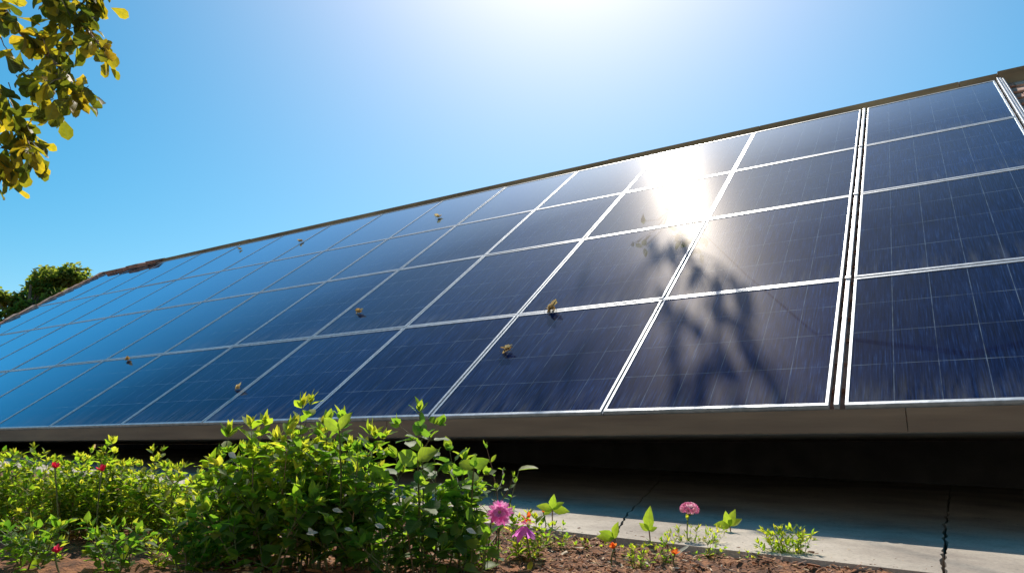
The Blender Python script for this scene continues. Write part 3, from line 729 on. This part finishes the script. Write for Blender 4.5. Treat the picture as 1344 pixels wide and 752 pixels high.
# fuchsia like bloom
root,c,dd,pts=flowerplant('fuchsia_plant','drooping purple bloom with red sepals low on bare soil beside the pink daisy','flower',700,748,688,690)
mb=MB()
for k in range(11):
    a_=6.283*k/11; rad=Vector((math.cos(a_),math.sin(a_)*.8,0)); d=rad*random.uniform(.35,.8)+Vector((0,0,-1))+rv(.12); leaf(mb,c+rad*.006,d,rad+UP*.3+rv(.3),.042*random.uniform(.7,1.15),.019,'obov',-.25,.3,None,.08)
child(mb,'petals',M['purple'],root)
mb=MB()
for k in range(8):
    a_=6.283*k/8+.3; rad=Vector((math.cos(a_),math.sin(a_),0)); leaf(mb,c+Vector((0,0,.004)),rad+Vector((0,0,random.uniform(.0,.7))),UP,.034*random.uniform(.8,1.1),.010,'lance',.2,.3)
child(mb,'sepals',M['rose'],root)
mb=MB()
for k in range(9):
    d=rv(1)+Vector((.2,0,.8)); leaf(mb,c+Vector((.008,0,.016))+rv(.006),d,UP,.022,.009,'lance',.2,.3)
child(mb,'bracts',M['orange'],root)
mb=MB()
for t in (.2,.5):
    leaf(mb,at(pts,t),rv(1)+Vector((0,0,.4)),UP,.035,.016,'ovate')
child(mb,'foliage',M['leaf_mid'],root)
# pink cluster
root,c,dd,pts=flowerplant('cluster_flower_plant','rounded pink and white flower cluster standing alone against the shaded paving','flower',903,720,905,668)
mb=MB()
for k in range(95):
    th=random.uniform(0,6.28); z=random.uniform(-.35,1); r_=math.sqrt(max(0,1-z*z)); n=Vector((r_*math.cos(th),r_*math.sin(th),z)); q=c+Vector((n.x*.027,n.y*.024,n.z*.018))
    a1=n.cross(rv(1)).normalized(); a2=n.cross(a1); vv=random.random()
    for m_ in range(5):
        aa=6.283*m_/5; leaf(mb,q,a1*math.cos(aa)+a2*math.sin(aa)+n*.7,n,.0085,.0042,'obov',.1,.2,vv)
child(mb,'florets',M['rose'],root)
mb=MB()
for k in range(14):
    n=rv(1); n.z=abs(n.z)-.5; mb.tube([c-Vector((0,0,.02)),c+Vector((n.x*.02,n.y*.02,n.z*.01-.002))],[.0010,.0008],4,.5)
for t in (.2,.4,.7):
    leaf(mb,at(pts,t),rv(1)+Vector((0,0,.9)),UP,.032,.011,'lance')
child(mb,'foliage',M['leaf_mid'],root)
# small red blooms
gB='small red blooms in the bed'
for (px,py,bx,by,m_,sz,lab) in [(72,614,78,704,'red',.020,'small red bloom in the left shrubs, the further left of two'),
    (134,618,128,704,'red',.021,'small red bloom in the left shrubs, the further right of two'),
    (73,724,78,738,'red',.018,'crimson bloom near the ground in the bottom left corner'),
    (806,719,803,742,'orange',.019,'orange red bloom beside the yellow green seedling on bare soil'),
    (886,727,886,745,'orange',.018,'orange red bloom under the pink cluster'),
    (713,672,716,702,'orange',.009,'tiny orange bud by the seedling at the left end of the paving edge')]:
    root,c,dd,pts=flowerplant('small_red_flower',lab,'flower',bx,by,px,py,gB)
    mb=MB()
    for k in range(9):
        d=rv(1); d.z=abs(d.z)*.8+.1; leaf(mb,c,d,UP+rv(.6),sz*random.uniform(.7,1.1),sz*.62,'round',-.3,.4)
    child(mb,'petals',M[m_],root)

# fallen pale leaves
gP='pale fallen leaves in the bed'
for (px,py,dx,dy,L_,W_,lab,ms_) in [
    (708,718,28,8,.052,.020,'pale oval fallen leaf lying flat on the soil beside the drooping bloom','s'),
    (888,728,20,-18,.050,.020,'pale oval leaf leaning up from the soil under the pink cluster','s'),
    (402,700,24,-4,.026,.012,'pale crumpled leaf at the lower middle of the green bushes','a'),
    (436,668,20,4,.024,.011,'pale leaf caught high in the middle bush','a'),
    (405,692,10,16,.022,.010,'pale leaf hanging below the crumpled one','a'),
    (452,693,20,4,.02,.009,'pale curled leaf right of the crumpled one, half hidden','a'),
    (492,688,10,3,.022,.012,'small white petal among the round leaves','a'),
    (612,694,16,6,.024,.013,'pale folded petal just left of the pink daisy stem','a'),
    (300,594,12,8,.020,.014,'pale rounded leaf near the top left of the middle bush','a'),
    (1078,709,10,2,.012,.007,'orange brown leaf scrap on the sunlit paving, left one','p'),
    (1112,722,8,2,.012,.007,'orange brown leaf scrap on the sunlit paving, right one','p'),
    (1140,711,7,1,.010,.006,'white chip lying on the shadow line of the paving','w')]:
    if ms_ in 'pw': q=G(px,py)+Vector((0,0,.004)); up_=UP
    elif ms_=='s': q=G(px,py,-.015); up_=UP+Vector((-.2,-.5,0))
    else: q=P(px,py,d1-.12-random.uniform(0,.06)); up_=Vector((.2,-.8,.8))
    dd=depth(q); d=P(px+dx,py+dy,dd)-q
    if ms_ in 'pw': d.z=0
    root=empty('fallen_leaf',q,lab,'fallen leaf',gP); mb=MB(); leaf(mb,q,d,up_,L_,W_,'ovate',.1,.25,None,.05)
    child(mb,'leaf_blade',M['leaf_dry' if ms_=='p' else 'leaf_pale'],root)

# ------------------------------------------------------------------ mulch (uncountable)
mb=MB(); r2=random.Random(77)
for k in range(24000):
    u=r2.uniform(-3.4,1.1); w_=r2.uniform(.0,1.1)
    if k%60==0: w_=-abs(r2.gauss(0,.09))-.004
    q=EP(u,w_); z=soil_z(q.x,q.y,w_) if w_>0 else gz(q.x,q.y)-.001
    s=r2.uniform(.002,.007)*(1.8 if r2.random()<.08 else 1)*(.55 if w_<0 else 1); th=r2.uniform(0,6.28)
    Mq=Matrix.Translation((q.x,q.y,z+s*.4))@Matrix.Rotation(th,4,'Z')@Matrix.Rotation(r2.uniform(-.7,.7),4,'X')@Matrix.Rotation(r2.uniform(-.5,.5),4,'Y')
    l=s*r2.uniform(.8,2.4); wv=s*r2.uniform(.3,.7); t_=s*r2.uniform(.1,.4)
    vs=[Vector(v) for v in ((-l,-wv*.6,0),(l*.8,-wv,0),(l,wv*.5,t_*.4),(-l*.7,wv,0),(-l*.6,-wv*.3,t_),(l*.6,-wv*.4,t_),(l*.5,wv*.4,t_*1.2),(-l*.5,wv*.5,t_))]
    mb.add([Mq@v for v in vs],[(0,3,2,1),(4,5,6,7),(0,1,5,4),(1,2,6,5),(2,3,7,6),(3,0,4,7)],r2.random())
tag(mb.build('mulch',M['mulch']),'red brown bark mulch and crumbs scattered over the flower bed','mulch',kind='stuff')

# ------------------------------------------------------------------ trees
def leafcluster(ml,ms,pts,n,L_,W_,droop=.6,kind='obov'):
    for k in range(n):
        t=random.uniform(.1,1); q=at(pts,t)+rv(L_*.35); ax=(at(pts,min(1,t+.05))-at(pts,max(0,t-.05))).normalized()
        d=ax*.6+rv(.9)+Vector((0,0,-droop)); leaf(ml,q,d,rv(.7)+Vector((0,0,.7)),L_*random.uniform(.65,1.15),W_*random.uniform(.7,1.1),kind,random.uniform(-.1,.4),random.uniform(.1,.6),None,.06)
dT=3.1
def PT(px,py,d=None): return P(px,py,dT if d is None else d)
trunkx=PT(-620,300,3.3)
root=empty('broadleaf_tree',Vector((trunkx.x,trunkx.y,-.35)),'olive and gold leaved tree whose branches hang into the upper left corner','tree')
mt=MB(); tp=PT(-520,-420,3.4)
mt.tube(curve((trunkx.x,trunkx.y,-.45),tp,Vector((.1,0,0)),8),[.16,.14,.13,.12,.115,.11,.10,.09],10)
child(mt,'trunk',M['bark'],root,smooth=True)
mt=MB(); ml=MB()
limbs=[([(-540,-260),(-250,-90),(-80,-20),(-5,5),(30,45),(62,72),(88,100),(102,132)],.03,[(10,1.),]),
       ([(-540,-300),(-200,-160),(0,-70),(60,-25),(92,12),(112,36),(128,56)],.025,[]),
       ([(-540,-160),(-250,40),(-80,110),(-20,140),(14,160),(34,180),(44,205)],.025,[]),
       ([(-540,-80),(-250,120),(-90,190),(-30,205),(-8,212),(8,226)],.02,[]),
       ([(-540,-330),(-300,-260),(-60,-160),(60,-90),(110,-30),(136,2)],.02,[])]
for pix,r0,_ in limbs:
    pts=[PT(x,y,dT+.15*math.sin(i*1.7)) for i,(x,y) in enumerate(pix)]
    n=len(pts); mt.tube(pts,[r0*(1-i/(n-1))**1.5+.0028 for i in range(n)],6)
    # twigs and leaves on the outer part
    for i in range(1,n-1):
        k0=19 if i>=n-4 else 13
        ml_n=k0
        leafcluster(ml,mt,[pts[i],pts[i+1]],ml_n,.088,.054)
        for t in range(4):
            q=pts[i].lerp(pts[i+1],random.random()); d=rv(.11); d.z-=.03; e=q+d; mt.tube([q,q.lerp(e,.5)+rv(.01),e],[.003,.002,.0014],4)
            leafcluster(ml,mt,[q.lerp(e,.4),e],4,.085,.054)
for (x,y) in [(20,85),(40,110),(15,120),(60,110),(5,60),(10,15),(70,130),(0,190),(10,215),(-10,110),(88,20),(100,0),(75,5),(60,60),(82,140)]:
    q=PT(x,y,dT+random.uniform(-.15,.15)); e=q+Vector((random.uniform(-.06,.06),random.uniform(-.06,.06),-.05)); mt.tube([q+Vector((-.04,0,.05)),q,e],[.003,.002,.0015],4)
    leafcluster(ml,mt,[q,e],6,.086,.055)
child(mt,'branch',M['bark'],root); child(ml,'foliage',M['leaf_tree'],root)

# trees beyond the roof at the left
def bigtree(name,label,base,hgt,rad,n,lm,ls,group=None,seed=1,squash=.8,low=.35):
    rr=random.Random(seed); root=empty(name,base,label,'tree',group); b=Vector(base)
    mt=MB(); mt.tube([b,b+Vector((.1,0,hgt*.3)),b+Vector((0,.1,hgt*.6)),b+Vector((0,0,hgt*.9))],[hgt*.035,hgt*.028,hgt*.018,hgt*.005],8)
    cl=[]
    for k in range(26):
        a_=rr.uniform(0,6.28); zz=rr.uniform(low,.97); r_=rad*math.sqrt(max(.05,1-((zz-.6)/.48)**2))*rr.uniform(.35,1)
        c=b+Vector((math.cos(a_)*r_,math.sin(a_)*r_,hgt*zz)); cl.append((c,rad*rr.uniform(.16,.34)))
        s=b+Vector((0,0,hgt*zz*.6)); mt.tube([s,s.lerp(c,.5)+Vector((0,0,.1)),c],[hgt*.012,hgt*.007,hgt*.003],5)
    child(mt,'trunk',M['bark'],root)
    ml=MB()
    for k in range(n):
        c,r_=rr.choice(cl); v=Vector((rr.gauss(0,1),rr.gauss(0,1),rr.gauss(0,1)*squash)); v=v.normalized()*r_*rr.uniform(.3,1.1)**.6
        leaf(ml,c+v,Vector((rr.uniform(-1,1),rr.uniform(-1,1),rr.uniform(-1,.6))),Vector((rr.uniform(-1,1),rr.uniform(-1,1),1)),ls*rr.uniform(.6,1.2),ls*.6,'ovate',.1,.2,rr.random())
    child(ml,'crown',M[lm],root); return root
gT='trees beyond the far end of the roof'
def farpt(px,dist):
    r=ray(px,587); r.z=0; r.normalize(); q=r*dist; return Vector((q.x,q.y,-.7))
def hfor(px,py,dist):
    r=ray(px,py); return dist*r.z/math.hypot(r.x,r.y)+.7
bigtree('far_tree','tallest green tree in the clump beyond the far end of the roof',farpt(76,26),hfor(76,356,26)*1.0,1.35,7000,'leaf_far',.17,gT,3,low=.5)
bigtree('far_tree','mid height green tree left of the tallest one beyond the roof',farpt(45,27),hfor(50,366,27)+.5,.95,4500,'leaf_far',.17,gT,5,low=.5)
bigtree('far_tree','yellow green tree at the left edge of the photograph',farpt(8,25),hfor(8,384,25)+.9,1.2,5500,'leaf_far',.17,gT,8,low=.5)
bigtree('far_tree','smallest rounded tree just showing right of the clump',farpt(106,28),hfor(106,368,28)+.25,.5,1500,'leaf_far',.16,gT,9,low=.5)
bigtree('far_tree','thin sparse tree between the left edge tree and the mid height tree',farpt(26,26),hfor(27,372,26)+.7,.8,900,'leaf_far',.15,gT,12,low=.5)

# tall tree right of the building: its limb over the roof casts the leafy shadow on the panels
base=Vector((6.2,6.8,-.8))
root=empty('shade_tree',base,'tall tree right of the building with one long limb reaching over the roof','tree')
mt=MB(); mt.tube([base,base+Vector((.1,0,3)),base+Vector((0,-.1,6)),base+Vector((-.2,-.2,8.6))],[.28,.22,.16,.07],10)
blobs=[((872,395),.10,3),((897,345),.08,3),((905,335),.05,2),((930,372),.05,3),((948,350),.05,2),((915,420),.13,5),((935,450),.15,8),((955,478),.15,8),((975,505),.13,6),((990,440),.10,3),((885,490),.07,3),
       ((757,376),.05,3),((700,497),.05,3),((745,516),.06,3),((860,330),.05,2)]
ml=MB(); ends=[]
for (px,py),r_,n in blobs:
    q=panel_hit(px,py); t=5.
    while proj(q+SUN*t)[1]>-45: t+=.05
    c=q+SUN*t; ends.append((px,py,c))
    for k in range(n): leaf(ml,c+rv(r_),rv(1),rv(1),.17,.10,'ovate',.1,.2)
trunkp=base+Vector((-.15,-.1,6.6))
main=[e for e in ends if e[0]>850]; main.sort(key=lambda e:-e[2].x)
m0_=main[0][2]
pts=[trunkp,m0_+Vector((3.2,-2.1,.3)),m0_+Vector((1.5,-1.7,.3)),m0_+Vector((.62,-.75,.12)),m0_]
mt.tube(pts,[.09,.04,.020,.009,.006],7)
for e in main[1:]:
    k=min((x for x in main if x is not e and x[2].x>e[2].x-.001),key=lambda x:(x[2]-e[2]).length,default=main[0]); mt.tube([k[2],k[2].lerp(e[2],.5)+rv(.05),e[2]],[.009,.008,.006],5)
far=[e for e in ends if e[0]<=850]
for e in far: mt.tube([main[-1][2],main[-1][2].lerp(e[2],.5)+Vector((0,0,.15)),e[2]],[.008,.007,.005],5)
for k in range(14):
    a_=random.uniform(-1.6,1.6); c=base+Vector((math.cos(a_)*random.uniform(.3,1.7)+.4,math.sin(a_)*1.6,random.uniform(4.5,9.5)))
    mt.tube([base+Vector((0,0,min(8,c.z+.8-1.2))),c],[.06,.015],5)
    for j in range(160): leaf(ml,c+rv(.75),rv(1),rv(1)+UP,.16,.09,'ovate',.1,.2)
child(mt,'trunk',M['bark'],root); child(ml,'crown',M['leaf_far'],root)
